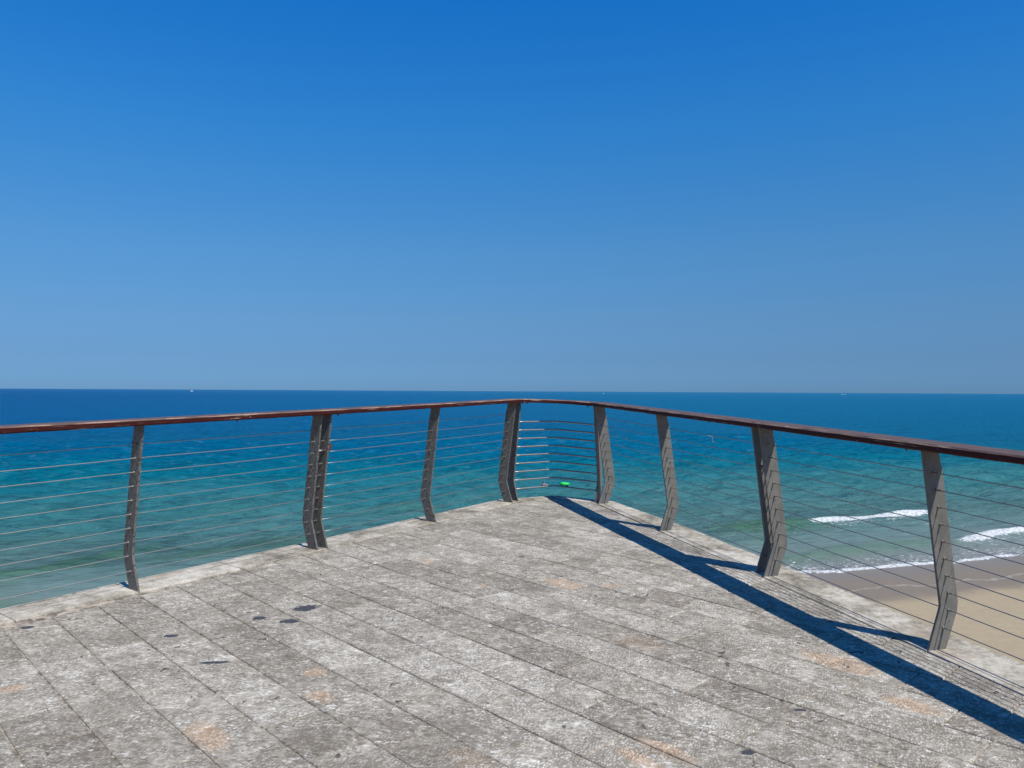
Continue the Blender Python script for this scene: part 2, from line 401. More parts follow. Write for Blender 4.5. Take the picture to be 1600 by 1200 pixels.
# global handrail centre line
TOPR = .024
def top_c(k): o, d = radial(k); p = FP[k]+o*TOPR; return p
rail_pts = {}
o4, _ = radial('L4b')
def section(name_lbl, posts, rail_keys, rods=False, ext=(0, 0)):
    root = empty('railing', P3(FP[posts[0]])); tag(root, name_lbl, 'railing', 'railing sections round the lookout')
    for k in posts:
        po = make_post(k, root)
        o, d = radial(k)
        for i, z in enumerate(ZC[:9] if rods and False else ZC):
            if rods: continue
            bm = bmesh.new(); c = cable_pt(k, z); dd = Vector((d.x, d.y, d.y*SLOPE))
            for sg in (-1, 1):
                tube(bm, [c+dd*sg*.0085, c+dd*sg*.013], .0085, 6)
                tube(bm, [c+dd*sg*.013, c+dd*sg*.040], .0052, 8)
            build('cable_fitting', bm, M_FIT, po)
        # foot weld
    if not rods:
        for i, z in enumerate(ZC):
            bm = bmesh.new(); pts = []
            for a, b in zip(posts, posts[1:]):
                pa, pb = cable_pt(a, z), cable_pt(b, z); sag = random.uniform(.001, .006)
                for j in range(8):
                    t = j/8; q = pa.lerp(pb, t); q.z -= sag*4*t*(1-t); pts.append(q)
            pts.append(cable_pt(posts[-1], z))
            tube(bm, pts, .0028, 6); build('cable', bm, M_CABLE, root, smooth=True)
    else:
        a, b = posts; oa, _ = radial(a); ob, _ = radial(b)
        for i, z in enumerate(ZC[:9]):
            bm = bmesh.new(); pa, pb = cable_pt(a, z), cable_pt(b, z)
            r = prof_in(z, 1.08)+.045; m = Vector((MID.x, MID.y+r, (pa.z+pb.z)/2+.012))
            pts = [pa.lerp(m, t/6) for t in range(6)]+[m]+[m.lerp(pb, t/6) for t in range(1, 7)]
            tube(bm, pts, .0082, 8); build('horizontal_bar', bm, M_ROD, root, smooth=True)
    return root
def handrail(root, ctr, hts, cut0=None, cut1=None, w=RAILW, name='handrail', lift=0):
    """ctr: 2D centre points with mitred edges already solved as (inner, outer) pairs"""
    bm = bmesh.new(); uv = bm.loops.layers.uv.new('UVMap'); rings = []; us = []; u = random.random()*50; prev = None
    # subdivide so that the edge can be gently worn
    dense = []
    for i in range(len(ctr)-1):
        (a0, a1), (b0, b1) = ctr[i], ctr[i+1]; L = ((a0+a1)/2-(b0+b1)/2).length; n = max(1, int(L/.06))
        for j in range(n):
            t = j/n; dense.append((a0.lerp(b0, t), a1.lerp(b1, t), hts[i]*(1-t)+hts[i+1]*t))
    dense.append((ctr[-1][0], ctr[-1][1], hts[-1]))
    nn = len(dense)
    for i, (pi, po, h) in enumerate(dense):
        c = (pi+po)/2; zb = dz(c.x, c.y)+h+lift
        if prev is not None: u += (c-prev).length
        prev = c; jit = random.uniform(-.0012, .0012) if 0 < i < nn-1 else 0
        x = unit(po-pi); hw = (po-pi).length/2; cs = []
        e = .008
        for (r, z) in ((-hw, e), (-hw+e, 0), (hw-e, 0), (hw, e), (hw, RAILH-e), (hw-e, RAILH), (-hw+e, RAILH), (-hw, RAILH-e)):
            q = c+x*(r+(jit if r < 0 else 0)); cs.append(bm.verts.new((q.x, q.y, zb+z+(random.uniform(-.0008, .0008) if 0 < i < nn-1 else 0))))
        rings.append(cs); us.append(u)
    vv = [0, .01, .2, .21, .25, .26, .45, .46, .50]
    for i in range(nn-1):
        for k in range(8):
            f_ = bm.faces.new((rings[i][k], rings[i][(k+1) % 8], rings[i+1][(k+1) % 8], rings[i+1][k]))
            for l, (uu, v_) in zip(f_.loops, ((us[i], vv[k]), (us[i], vv[k+1]), (us[i+1], vv[k+1]), (us[i+1], vv[k]))): l[uv].uv = (uu, v_)
    for rg, uu in ((rings[0][::-1], us[0]), (rings[-1], us[-1])):
        f_ = bm.faces.new(rg)
        for l in f_.loops: l[uv].uv = (uu, .1)
    return build(name, bm, M_RAIL, root)
# solve the mitred handrail edges once for the whole run
base_line = [FP['K']+dL*1.2, FP['K'], FP['L0'], FP['L1'], FP['L2a'].lerp(FP['L2b'], .5), FP['L3'], FP['L4a'].lerp(FP['L4b'], .7), MID, FP['R1a'].lerp(FP['R1b'], .3), FP['R2'], FP['R3a'].lerp(FP['R3b'], .5), FP['R4'], FP['R5'], FP['R6'], FP['R6']+dR*1.2]
IN = miter_offset(base_line, TOPR-RAILW/2); OUT = miter_offset(base_line, TOPR+RAILW/2)
HH = [HTL]*7+[(HTL+HTR)/2]+[HTR]*7
seg = lambda i, j: [(IN[q].copy(), OUT[q].copy()) for q in range(i, j+1)]
def trim(ctr, h, end, amt):
    i, j = (0, 1) if end == 0 else (-1, -2)
    (a0, a1), (b0, b1) = ctr[i], ctr[j]; d = unit((b0+b1)-(a0+a1)); 
    # square cut, amt along the rail (negative lengthens)
    ctr[i] = (a0+d*amt, a1+d*amt); return ctr
s1 = section('long left railing section with red wooden handrail, nearest the left edge', ['K', 'L0', 'L1', 'L2a'], None)
c = seg(0, 4); trim(c, HH, 1, -.055); handrail(s1, c, HH[0:5])
s2 = section('left railing section of cables between the doubled left posts and the tip', ['L2b', 'L3', 'L4a'], None)
c = seg(4, 6); trim(c, HH, 0, .058); handrail(s2, c, HH[4:7])
s3 = section('short corner railing with thick bent bars at the tip of the lookout', ['L4b', 'R1a'], None, rods=True)
c = seg(6, 8); trim(c, HH, 0, .003); trim(c, HH, 1, .003)
cc_ = []; NQ = 12
for i in range(NQ+1):
    t = i/NQ; row = []
    for k in (0, 1):
        A, B, C = c[0][k], c[1][k], c[2][k]; Bq = B*1.35-(A+C)*.175
        row.append(A*(1-t)**2+Bq*2*t*(1-t)+C*t*t)
    cc_.append(tuple(row))
handrail(s3, cc_, [HTL*(1-i/NQ)+HTR*i/NQ for i in range(NQ+1)], lift=-.003)
s4 = section('right railing section of dark cables between the tip and the doubled right posts', ['R1b', 'R2', 'R3a'], None)
c = seg(8, 10); handrail(s4, c, HH[8:11])
s5 = section('right railing section nearest the camera, in front of the sandy beach', ['R3b', 'R4', 'R5', 'R6'], None)
c = seg(10, 14); trim(c, HH, 0, .003); handrail(s5, c, HH[10:15])
# bolts hanging under the joints of the handrail
def bolt(root, p, L=.022):
    bm = bmesh.new(); tube(bm, [p+Vector((0, 0, .01)), p-Vector((0, 0, L))], .0045, 6); tube(bm, [p-Vector((0, 0, .002)), p-Vector((0, 0, .010))], .009, 6)
    build('bolt', bm, M_BOLT, root)
for root, (ka, kb, t, r, h) in ((s3, ('L4b', 'R1a', .07, .0, HTL)), (s3, ('L4b', 'R1a', .13, .0, HTL)), (s3, ('L4b', 'R1a', .93, .0, HTR)), (s4, ('R1b', 'R2', .80, .02, HTR)), (s4, ('R1b', 'R2', .86, .02, HTR)),
                                (s4, ('R2', 'R3a', .55, .0, HTR)), (s5, ('R3b', 'R4', .9, -.02, HTR)), (s2, ('L2b', 'L3', .07, -.03, HTL)), (s1, ('L1', 'L2a', .5, .0, HTL))):
    o, d = radial(ka); p = FP[ka].lerp(FP[kb], t)+o*(r+.03); bolt(root, Vector((p.x, p.y, dz(p.x, p.y)+h)))
# spacer pin between the doubled left posts
bm = bmesh.new(); a = at_post('L2a', .045, .80, .004); b = at_post('L2b', .045, .80, -.004)
tube(bm, [a, b], .010, 10); build('spacer_bolt', bm, M_CABLE, s1, smooth=True)
bm = bmesh.new(); a = at_post('R3a', .055, .78, .004); b = at_post('R3b', .055, .78, -.004)
tube(bm, [a, b], .010, 10); build('spacer_bolt', bm, M_CABLE, s4, smooth=True)

# padlock hooked on a cable by the doubled post
M_LOCK = m_simple('oxide_red_padlock', (.13, .035, .025), .45, .2); 
c = cable_pt('L2b', ZC[8]).lerp(cable_pt('L3', ZC[8]), .035)
o, d = radial('L2b'); d3 = Vector((d.x, d.y, 0)); o3 = Vector((o.x, o.y, 0))
pl = empty('padlock', c-Vector((0, 0, .085))); tag(pl, 'small red brown padlock hanging on a cable beside the doubled left posts', 'padlock')
bm = bmesh.new(); w, h, t = .021, .052, .010; cc = c-Vector((0, 0, .030))
pts = [cc+d3*x+Vector((0, 0, z))-o3*t for x, z in ((-w, 0), (-w, -h+.008), (-w+.008, -h), (w-.008, -h), (w, -h+.008), (w, 0), (w-.006, .004), (-w+.006, .004))]
prism(bm, pts, o3*2*t); build('body', bm, M_LOCK, pl, bevel=.002)
bm = bmesh.new(); tube(bm, [cc+d3*.013*math.cos(a)+Vector((0, 0, max(-.005, .02+.014*math.sin(a)))) for a in [-1.2]+[math.pi*i/10 for i in range(11)]+[math.pi+1.2]], .0034, 8); build('shackle', bm, M_FIT, pl, smooth=True)
# a scrap of white tape on the top cable of the right railing
M_TAPE = m_simple('white_tape', (.72, .72, .69), .6)
p0 = cable_pt('R2', ZC[9]).lerp(cable_pt('R3a', ZC[9]), .52); q0 = cable_pt('R2', ZC[9]).lerp(cable_pt('R3a', ZC[9]), .56); dd = (q0-p0).normalized()
bm = bmesh.new(); tube(bm, [p0-Vector((0, 0, .004)), q0-Vector((0, 0, .004))], .0055, 8)
tube(bm, [q0-Vector((0, 0, .003)), q0+dd*.004-Vector((0, 0, .022)), q0+dd*.016-Vector((0, 0, .050)), q0+dd*.024-Vector((0, 0, .055))], [.003, .004, .005, .004], 6)
tp = build('tape_strip', bm, M_TAPE, None, p0); tag(tp, 'scrap of white tape tied round the top right cable', 'tape')

# ---------------------------------------------------------------- sea, beach
SH0 = sea_pt(1256, 897); SH1 = sea_pt(1600, 868.6)
U = unit(SH1-SH0); V = Vector((-U.y, U.x))      # U along the shore to the right, V out to sea
O = SH0.copy()
def uv_of(px, py): p = sea_pt(px, py)-O; return p.dot(U), p.dot(V)
W1 = [uv_of(1234, 816), uv_of(1300, 816), uv_of(1367, 810), uv_of(1446, 800)]
W2 = [uv_of(1484, 846), uv_of(1540, 839), uv_of(1600, 831)]
print('shore U', U[:], 'O', O[:]); print('W1', W1); print('W2', W2)

def vnoise(x, y, seed):
    """smooth value noise on arrays"""
    xi, yi = np.floor(x).astype(np.int64), np.floor(y).astype(np.int64); fx, fy = x-xi, y-yi
    fx = fx*fx*(3-2*fx); fy = fy*fy*(3-2*fy)
    def h(a, b):
        n = (a*374761393+b*668265263+seed*144269504) & 0x7fffffff; n = ((n ^ (n >> 13))*1274126177) & 0x7fffffff
        return ((n ^ (n >> 16)) & 0xffff)/65535.
    return (h(xi, yi)*(1-fx)+h(xi+1, yi)*fx)*(1-fy)+(h(xi, yi+1)*(1-fx)+h(xi+1, yi+1)*fx)*fy
def fbm(x, y, seed, o=4):
    r = 0; a = .5; t = 0
    for i in range(o): r = r+a*vnoise(x*2**i, y*2**i, seed+i*17); t += a; a *= .5
    return r/t
def ss(x, a, b): t = np.clip((x-a)/(b-a), 0, 1); return t*t*(3-2*t)

us = np.concatenate([-np.geomspace(60000, 91, 70), np.arange(-90, 70.01, .45), np.geomspace(71, 60000, 70)])
vs_ = np.concatenate([np.arange(-6, 60, .36), np.arange(60, 150, .5), np.geomspace(150.5, 60000, 170)])
UU, VV = np.meshgrid(us, vs_, indexing='xy'); 
edge = 1.1*(fbm(UU*.10, UU*0+3.3, 5, 3)-.5)*2+.35*(fbm(UU*.7, UU*0+1.3, 9, 3)-.5)*2     # wavy swash edge
Z = np.zeros_like(UU)
amp = ss(VV, 2, 40)*(1-ss(VV, 260, 420))*(1-ss(np.abs(UU), 85, 110))
for i in range(70):
    lam = 2.2*(11/2.2)**rng.random(); th = rng.normal(-.10, .42); k = 2*math.pi/lam
    A = .0150*lam**.72*rng.uniform(.5, 1.3)
    ph = k*(UU*math.sin(th)+VV*math.cos(th))+rng.random()*6.28
    sn = np.sin(ph); Z += A*amp*(sn+.25*np.cos(2*ph))
# long swell that steepens towards the beach
foam = np.zeros_like(UU); green = np.zeros_like(UU)
def breaker(ctrl, u0, u1, h, foamy, wid=1.0, seed=0, gr=0.):
    global Z, foam, green
    cu = np.array([c[0] for c in ctrl]); cv = np.array([c[1] for c in ctrl])
    if len(cu) > 1:
        pf = np.polyfit(cu, cv, 1); vc = np.polyval(pf, UU)
    else: vc = cv[0]+UU*0
    vc = vc+1.3*(fbm(UU*.07, UU*0+seed, seed+31, 3)-.5)*2+.35*(fbm(UU*.5, UU*0+seed, seed+77, 3)-.5)*2
    win = ss(UU, u0-4, u0+4)*(1-ss(UU, u1-5, u1+3)); hh = h*win*(.75+.5*fbm(UU*.12, UU*0, seed+3, 2))
    d = VV-vc                                   # >0 seaward
    shape = np.where(d > 0, np.exp(-(d/2.6)**2), np.exp(-(d/(1.0*wid))**2))
    Z += hh*shape
    if foamy:
        fw = ss(UU, u0-1.5, u0+3)*(1-ss(UU, u1-3, u1+1))
        f_ = np.where(d > 0, 1-ss(d, 0, .45), 1-ss(-d, .7*wid, 1.5*wid))
        foam = np.maximum(foam, fw*f_)
        trail = .36*fw*(1-ss(-d, 1.0, 5.5))*(d < 0); foam = np.maximum(foam, trail)
    green = np.maximum(green, gr*win*np.where(d > 0, np.exp(-(d/1.2)**2), np.exp(-(d/2.0)**2)))
breaker(W1, W1[0][0]+.5, W1[-1][0]+.6, .34, True, .7, 1)
breaker(W1, W1[0][0]-9, W1[0][0]+3, .34, False, 1., 1, .9)
breaker(W2, W2[0][0], 200, .30, True, .7, 2)
breaker([(W2[0][0]-14, W2[0][1]-1.2), (W2[0][0], W2[0][1])], W2[0][0]-28, W2[0][0]+1, .22, False, 1.2, 8, .55)
a = uv_of(60, 892); b = uv_of(185, 868); breaker([a, b], a[0]-14, b[0]+3, .30, False, 1.3, 4, .85)
a = uv_of(300, 868); b = uv_of(430, 850); breaker([a, b], a[0]-2, b[0]+4, .26, False, 1.2, 6, .6)
a = uv_of(0, 948); b = uv_of(18, 946); breaker([a, b], a[0]-10, b[0]+.5, .3, False, 1.0, 12, 1.)
for (x, y, x2, y2, h, g) in ((640, 778, 790, 772, .40, .25), (590, 800, 700, 797, .28, .3), (0, 845, 120, 838, .3, .35), (1060, 800, 1140, 797, .25, .3), (930, 738, 1010, 735, .3, .15), (1130, 842, 1220, 838, .2, .5), (300, 800, 420, 790, .26, .2)):
    a = uv_of(x, y); b = uv_of(x2, y2); breaker([a, b], a[0], b[0], h, False, 1.5, int(x), g)
# swash zone
foam = np.maximum(foam, np.exp(-((VV-edge-.25)/.34)**2)*(.45+.6*ss(fbm(UU*.22, UU*0+2, 21, 3), .3, .62)))
lace = (1-ss(VV-edge, 1.0, 7.5))*(VV > edge)*(.08+.30*ss(fbm(UU*.12, VV*.25, 55, 3), .38, .62)); foam = np.maximum(foam, lace)
lace2 = .30*np.exp(-((VV-14)/6)**2)*ss(UU, -6, 4)*ss(fbm(UU*.1, VV*.3, 88, 3), .45, .62); foam = np.maximum(foam, lace2)
def gslope(v): return np.where(v < 0, -v*.045, 0)
Z = Z+SEA
# water film runs slightly up the sand and ends at the swash edge
sandz = lambda v: SEA-v*.035-.0
Z = np.where(VV < 6, np.maximum(Z, SEA)*ss(VV, 0, 6)+(SEA)*(1-ss(VV, 0, 6)), Z)
Z = np.where(VV < edge, SEA-.10-.1*(edge-VV), Z+0.03*(1-ss(VV-edge, .3, 3)))
nu, nv = len(us), len(vs_)
X = O.x+UU*U.x+VV*V.x; Y = O.y+UU*U.y+VV*V.y
co = np.stack([X, Y, Z], -1).reshape(-1, 3).astype(np.float32)
idx = np.arange(nu*nv).reshape(nv, nu)
quads = np.stack([idx[:-1, :-1], idx[:-1, 1:], idx[1:, 1:], idx[1:, :-1]], -1).reshape(-1, 4)
def np_mesh(name, co, quads):
    me = bpy.data.meshes.new(name); me.vertices.add(len(co)); me.vertices.foreach_set('co', co.ravel())
    me.loops.add(quads.size); me.loops.foreach_set('vertex_index', quads.astype(np.int32).ravel())
    me.polygons.add(len(quads)); me.polygons.foreach_set('loop_start', np.arange(0, quads.size, 4, dtype=np.int32)); me.polygons.foreach_set('loop_total', np.full(len(quads), 4, np.int32))
    me.update(calc_edges=True); me.polygons.foreach_set('use_smooth', np.ones(len(quads), bool)); return me
me = np_mesh('sea', co, quads)
for nm, arr in (('foam', foam), ('green', green), ('depth', VV-edge)):
    at = me.attributes.new(nm, 'FLOAT', 'POINT'); at.data.foreach_set('value', arr.ravel().astype(np.float32))

def m_sea():
    s = NT('sea_water'); p = s.pos(); at = lambda n: s.n('ShaderNodeAttribute', attribute_name=n).outputs['Fac']
    foam, green, v = at('foam'), at('green'), at('depth')
    AS = math.atan2(U.y, U.x)
    ps = lambda sc_: s.rotz(p, -AS, sc_)
    lf = s.noise(ps((.006, .02, 0)), 1.0, 4, .6); lf2 = s.noise(ps((.03, .09, 0)), 1.0, 4, .6)
    vv = s.math('MULTIPLY', v, s.math('ADD', .55, s.math('MULTIPLY', lf, .9)))
    vv = s.math('ADD', vv, s.math('MULTIPLY', s.math('SUBTRACT', lf2, .5), s.math('MULTIPLY', s.smooth(v, 4, 60), 45)))
    t = s.math('DIVIDE', s.math('LOGARITHM', s.math('ADD', 1, s.math('MULTIPLY', s.math('MAXIMUM', vv, 0), .1)), math.e), math.log(301.))
    T = lambda d: math.log(1+d/10)/math.log(301)
    base = s.ramp(t, SEA_STOPS(T))
    uu = s.vmath('DOT_PRODUCT', s.vmath('SUBTRACT', p, (O.x, O.y, 0)), (U.x, U.y, 0))
    ra = s.math('DIVIDE', uu, s.math('ADD', s.math('MAXIMUM', v, 0), 60))
    base = s.mix(s.math('MULTIPLY', s.smooth(ra, -.7, .7), s.smooth(v, 40, 160, 0, .72)), base, (.0004, .138, .255))
    base = s.mix(s.math('MULTIPLY', green, .8), base, (.055, .155, .062))
    # cat's paws and wind streaks
    st = s.noise(ps((.05, .13, 0)), 1.0, 9, .80); base = s.mix(s.smooth(st, .49, .42, .0, .36), base, s.mix(.6, base, (0, .03, .07)), 'MIX')
    w1 = s.noise(ps((.45, 1.1, .5)), 1.0, 7, .72, .1); w2 = s.noise(s.rotz(p, .35-AS, (3.2, 7.0, 2)), 1.0, 4, .6, .4); w3 = s.noise(ps((.16, .55, 0)), 1.0, 5, .6, .3)
    hgt = s.math('ADD', s.math('MULTIPLY', w1, .85), s.math('ADD', s.math('MULTIPLY', w2, .16), s.math('MULTIPLY', w3, 1.3)))
    base = s.mix(s.smooth(w1, .47, .40, 0, .46), base, s.mix(.6, base, (0, .02, .045)))  # dark ripple troughs: facet shading painted into the water colour
    base = s.mix(s.smooth(w1, .55, .66, 0, .38), base, s.mix(.5, base, (.20, .36, .42)))  # ripple crests paled in the colour, standing in for reflected sky
    calm = s.smooth(v, 1, 22, .12, 1.0)
    nb = s.n('ShaderNodeBump', ins={'Height': hgt, 'Strength': calm, 'Distance': 1.0}); nrm = nb.outputs[0]
    # water seen through the facets turned to the viewer is darker than the ones mirroring the sky
    dif = s.n('ShaderNodeBsdfDiffuse', ins={'Color': base, 'Normal': nrm}).outputs[0]
    glo = s.n('ShaderNodeBsdfGlossy', ins={'Color': (1, 1, 1, 1), 'Roughness': .12, 'Normal': nrm}).outputs[0]
    fr = s.n('ShaderNodeFresnel', ins={'IOR': 1.33, 'Normal': nrm}).outputs[0]
    fr = s.math('MINIMUM', s.math('MULTIPLY', s.math('SUBTRACT', fr, .06, clamp=True), .42), FRMAX)
    wat = s.n('ShaderNodeMixShader', ins={0: fr, 1: dif, 2: glo}).outputs[0]
    # foam
    fn = s.noise(ps((2.2, 3.2, 3)), 1.0, 6, .74, .6); f2 = s.noise(ps((.7, 1.0, 1)), 1.0, 3, .6, 1.0)
    lace = s.math('ABSOLUTE', s.math('SUBTRACT', f2, .5)); lacef = s.smooth(lace, .06, .0)
    fs = s.math('ADD', foam, s.math('MULTIPLY', s.math('SUBTRACT', fn, .5), 1.7))
    fs = s.math('ADD', fs, s.math('MULTIPLY', lacef, s.math('MULTIPLY', s.smooth(foam, .05, .3), .18)))
    fm = s.smooth(fs, .50, .66); fm = s.math('MULTIPLY', fm, s.smooth(foam, .04, .2))
    fcol = s.mix(s.smooth(s.noise(ps((3.5, 5, 5)), 1.0, 5, .7), .38, .62), (.40, .44, .45), (.80, .81, .80))
    fb = s.bump(fn, .8, .25)
    fo = s.n('ShaderNodeBsdfDiffuse', ins={'Color': fcol, 'Normal': fb}).outputs[0]
    mx = s.n('ShaderNodeMixShader', ins={0: fm, 1: wat, 2: fo}).outputs[0]
    s.t.links.new(mx, s.out.inputs[0]); return s.m
FRMAX = .26
def SEA_STOPS(T):
    return [(0, (.20, .195, .17)), (T(3), (.185, .205, .185)), (T(9), (.142, .212, .198)), (T(22), (.100, .222, .215)), (T(42), (.048, .208, .222)), (T(70), (.003, .165, .228)), (T(115), (.0003, .122, .236)), (T(300), (.0002, .100, .272)), (T(1500), (.0002, .070, .225))]
me.materials.append(m_sea()); sea = bpy.data.objects.new('sea', me); COL.objects.link(sea); tag(sea, kind='structure')

# beach: one sheet that dips under the water
us2 = np.concatenate([-np.geomspace(3000, 81, 20), np.arange(-80, 80.1, 1.0), np.geomspace(81, 3000, 20)]); vs2 = np.concatenate([-np.geomspace(2500, 61, 20), np.arange(-60, 0, .6), np.arange(0, 12, .5), [20, 60, 200]])
UB, VB = np.meshgrid(us2, vs2, indexing='xy')
ZB = SEA-.03-VB*.030*np.where(VB < 0, 1, 1.6); ZB = np.where(VB < -30, SEA-.03+.9+(-30-VB)*.004, ZB)
ZB += (fbm(UB*.25, VB*.25, 3, 4)-.5)*.10*ss(-VB, 9, 16)+(fbm(UB*1.1, VB*1.1, 5, 3)-.5)*.05*ss(-VB, 11, 18)
XB = O.x+UB*U.x+VB*V.x; YB = O.y+UB*U.y+VB*V.y
n1, n2 = len(us2), len(vs2); idx = np.arange(n1*n2).reshape(n2, n1)
qd = np.stack([idx[:-1, :-1], idx[:-1, 1:], idx[1:, 1:], idx[1:, :-1]], -1).reshape(-1, 4)
mb = np_mesh('sand', np.stack([XB, YB, ZB], -1).reshape(-1, 3).astype(np.float32), qd)
at = mb.attributes.new('up', 'FLOAT', 'POINT'); at.data.foreach_set('value', (-VB).ravel().astype(np.float32))
def m_sand():
    s = NT('beach_sand'); p = s.pos(); v = s.n('ShaderNodeAttribute', attribute_name='up').outputs['Fac']
    n1 = s.noise(p, .25, 4, .6); n2 = s.noise(p, 1.7, 6, .65); n3 = s.noise(p, 25, 3, .6)
    w = s.math('ADD', v, s.math('MULTIPLY', s.math('SUBTRACT', n1, .5), 3.2))
    dry = s.smooth(w, DRY[0], DRY[1])
    wet = s.mix(n2, (.205, .165, .118), (.245, .20, .148)); d_ = s.mix(n2, (.33, .265, .168), (.42, .345, .23))
    base = s.mix(dry, wet, d_)
    film = s.smooth(w, 4.2, .8)
    ln = s.smooth(s.math('ABSOLUTE', s.math('SUBTRACT', w, LN)), .16, .04); base = s.mix(s.math('MULTIPLY', ln, .5), base, (.42, .38, .31))
    base = s.mix(s.math('MULTIPLY', s.smooth(s.noise(p, 3.1, 3, .5), .68, .74), s.math('MULTIPLY', dry, .35)), base, (.20, .16, .11))
    nrm = s.bump(s.math('ADD', n2, s.math('MULTIPLY', n3, .3)), s.math('MULTIPLY', dry, .5), .08)
    r = s.math('SUBTRACT', .85, s.math('MULTIPLY', s.math('SUBTRACT', 1, dry), .35)); r = s.math('SUBTRACT', r, s.math('MULTIPLY', film, .2))
    return s.finish(base, r, .1, nrm)
l1 = uv_of(1339, 928); l2 = uv_of(1374, 948); l3 = uv_of(1600, 920); print('sand', l1, l2, l3)
DRY = (-(l2[1]+l3[1])/2-1.3, -(l2[1]+l3[1])/2+1.3); LN = -l1[1]-.3
mb.materials.append(m_sand()); beach = bpy.data.objects.new('sand', mb); COL.objects.link(beach); tag(beach, kind='structure')

# ---------------------------------------------------------------- swimmers and float
M_SKIN = m_simple('tanned_skin', (.52, .30, .22), .55, 0, .4, .08, 8); M_SKIN2 = m_simple('dark_tanned_skin', (.22, .12, .085), .5, 0, .4, .08, 8)
M_HAIR = m_simple('dark_hair', (.022, .016, .013), .55, 0, .4, .4, 90)
def person(px, py, label, skin, head_up, face, arms):
    q = sea_pt(px, py); root = empty('person', (q.x, q.y, SEA)); tag(root, label, 'person', None)
    # waterline is z=0; head_up = height of the crown over it
    c = head_up
    V_ = [(0, 0, c-.88), (0, .01, c-.70), (0, 0, c-.52), (0, 0, c-.34), (0, -.005, c-.25), (0, -.01, c-.15), (0, -.012, c-.06)]
    R_ = [.135, .12, .145, .135, .058, .078, .070]
    E_ = [(i, i+1) for i in range(6)]
    def limb(start, pts, rad):
        p = start
        for a, r in zip(pts, rad): V_.append(a); R_.append(r); E_.append((p, len(V_)-1)); p = len(V_)-1
    for sg in (-1, 1):
        limb(3, [(sg*.17, 0, c-.33), (sg*.30, -.14*arms, c-.46), (sg*.40, -.38*arms, c-.44), (sg*.42, -.46*arms, c-.44)], [.062, .045, .034, .026])
        limb(0, [(sg*.10, -.02, c-.98), (sg*.13, -.16, c-1.32), (sg*.12, .04, c-1.68), (sg*.12, -.08, c-1.74)], [.085, .058, .036, .03])
    rz = face; ca, sa = math.cos(rz), math.sin(rz)
    V2 = [(x*ca-y*sa, x*sa+y*ca, z) for x, y, z in V_]
    m = bpy.data.meshes.new('body'); m.from_pydata(V2, E_, []); o = link('body', m, skin, root)
    sk = o.modifiers.new('skin', 'SKIN'); 
    for i, r in enumerate(R_): m.skin_vertices[0].data[i].radius = (r, r*(.72 if i < 4 else 1))
    m.skin_vertices[0].data[0].use_root = True
    sb = o.modifiers.new('sub', 'SUBSURF'); sb.levels = sb.render_levels = 2
    bm = bmesh.new(); bmesh.ops.create_uvsphere(bm, u_segments=18, v_segments=12, radius=.098)
    for v in bm.verts:
        v.co.x *= .86; v.co.z *= 1.05
        if v.co.y < -.03: v.co.z = max(v.co.z, .035); v.co.y *= .8
    for v in bm.verts:
        x, y, z = v.co; y += .012; v.co = Vector((x*ca-y*sa+q.x, x*sa+y*ca+q.y, z+SEA+c-.085))
    build('hair', bm, M_HAIR, root, smooth=True); return root
person(849.5, 760, 'bare shouldered swimmer standing in the water beside the green float', M_SKIN, .66, 2.6, 1.)
person(763.5, 757, 'swimmer far out with only a dark head above the water, left of the tip', M_SKIN2, .30, .4, .6)
q = sea_pt(882.5, 757.5); bm = bmesh.new(); R1_, R2_ = .42, .155
for i in range(28):
    for j in range(12):
        a, b = 2*math.pi*i/28, 2*math.pi*j/12; rr = R1_+R2_*math.cos(b)*(1+.03*math.cos(a*9)); bm.verts.new((q.x+rr*math.cos(a)*1.12, q.y+rr*math.sin(a), SEA+.13+R2_*1.05*math.sin(b)))
bm.verts.ensure_lookup_table()
for i in range(28):
    for j in range(12): bm.faces.new([bm.verts[k] for k in (i*12+j, ((i+1) % 28)*12+j, ((i+1) % 28)*12+(j+1) % 12, i*12+(j+1) % 12)])
fl = build('swim_ring', bm, m_simple('green_vinyl', (.03, .62, .09), .3, 0, .5, .12, 3), None, (q.x, q.y, SEA), smooth=True)
tag(fl, 'bright green inflatable swim ring floating on the water seen through the corner bars', 'swim ring')

# ---------------------------------------------------------------- boats near the horizon
M_HULL = m_simple('white_gelcoat', (.82, .83, .84), .3, 0, .5, .05, .5); M_MAST = m_simple('dark_mast', (.10, .11, .13), .4, .3, .5, .1, .5); M_GLASS = m_simple('cabin_glass', (.03, .04, .06), .15, 0, .5, .1, .5)
def at_dist(px, d):
    r = ray(px, 612); h = Vector((r[0], r[1])).normalized(); return h*d
def hull_bm(c, L, B, H, ang):
    bm = bmesh.new(); st = []
    for i in range(9):
        t = i/8; w = B/2*math.sin(math.pi*min(.98, .30+.70*t))**.8 if t < .5 else B/2*(1-((t-.5)/.5)**2.2); w = max(w, .05)
        x = (t-.5)*L; sh = H*(1+.35*t*t); st.append([bm.verts.new((x, y, z)) for y, z in ((-w, sh), (-w*.85, .1), (0, -.5), (w*.85, .1), (w, sh))])
    for a, b in zip(st, st[1:]):
        for k in range(4): bm.faces.new((a[k], a[k+1], b[k+1], b[k]))
        bm.faces.new((a[4], a[0], b[0], b[4]))
    bm.faces.new(st[0]); bm.faces.new(st[-1][::-1])
    place(bm, c, ang); return bm
def place(bm, c, ang):
    ca, sa = math.cos(ang), math.sin(ang)
    for v in bm.verts: x, y, z = v.co; v.co = Vector((c.x+x*ca-y*sa, c.y+x*sa+y*ca, SEA+z))
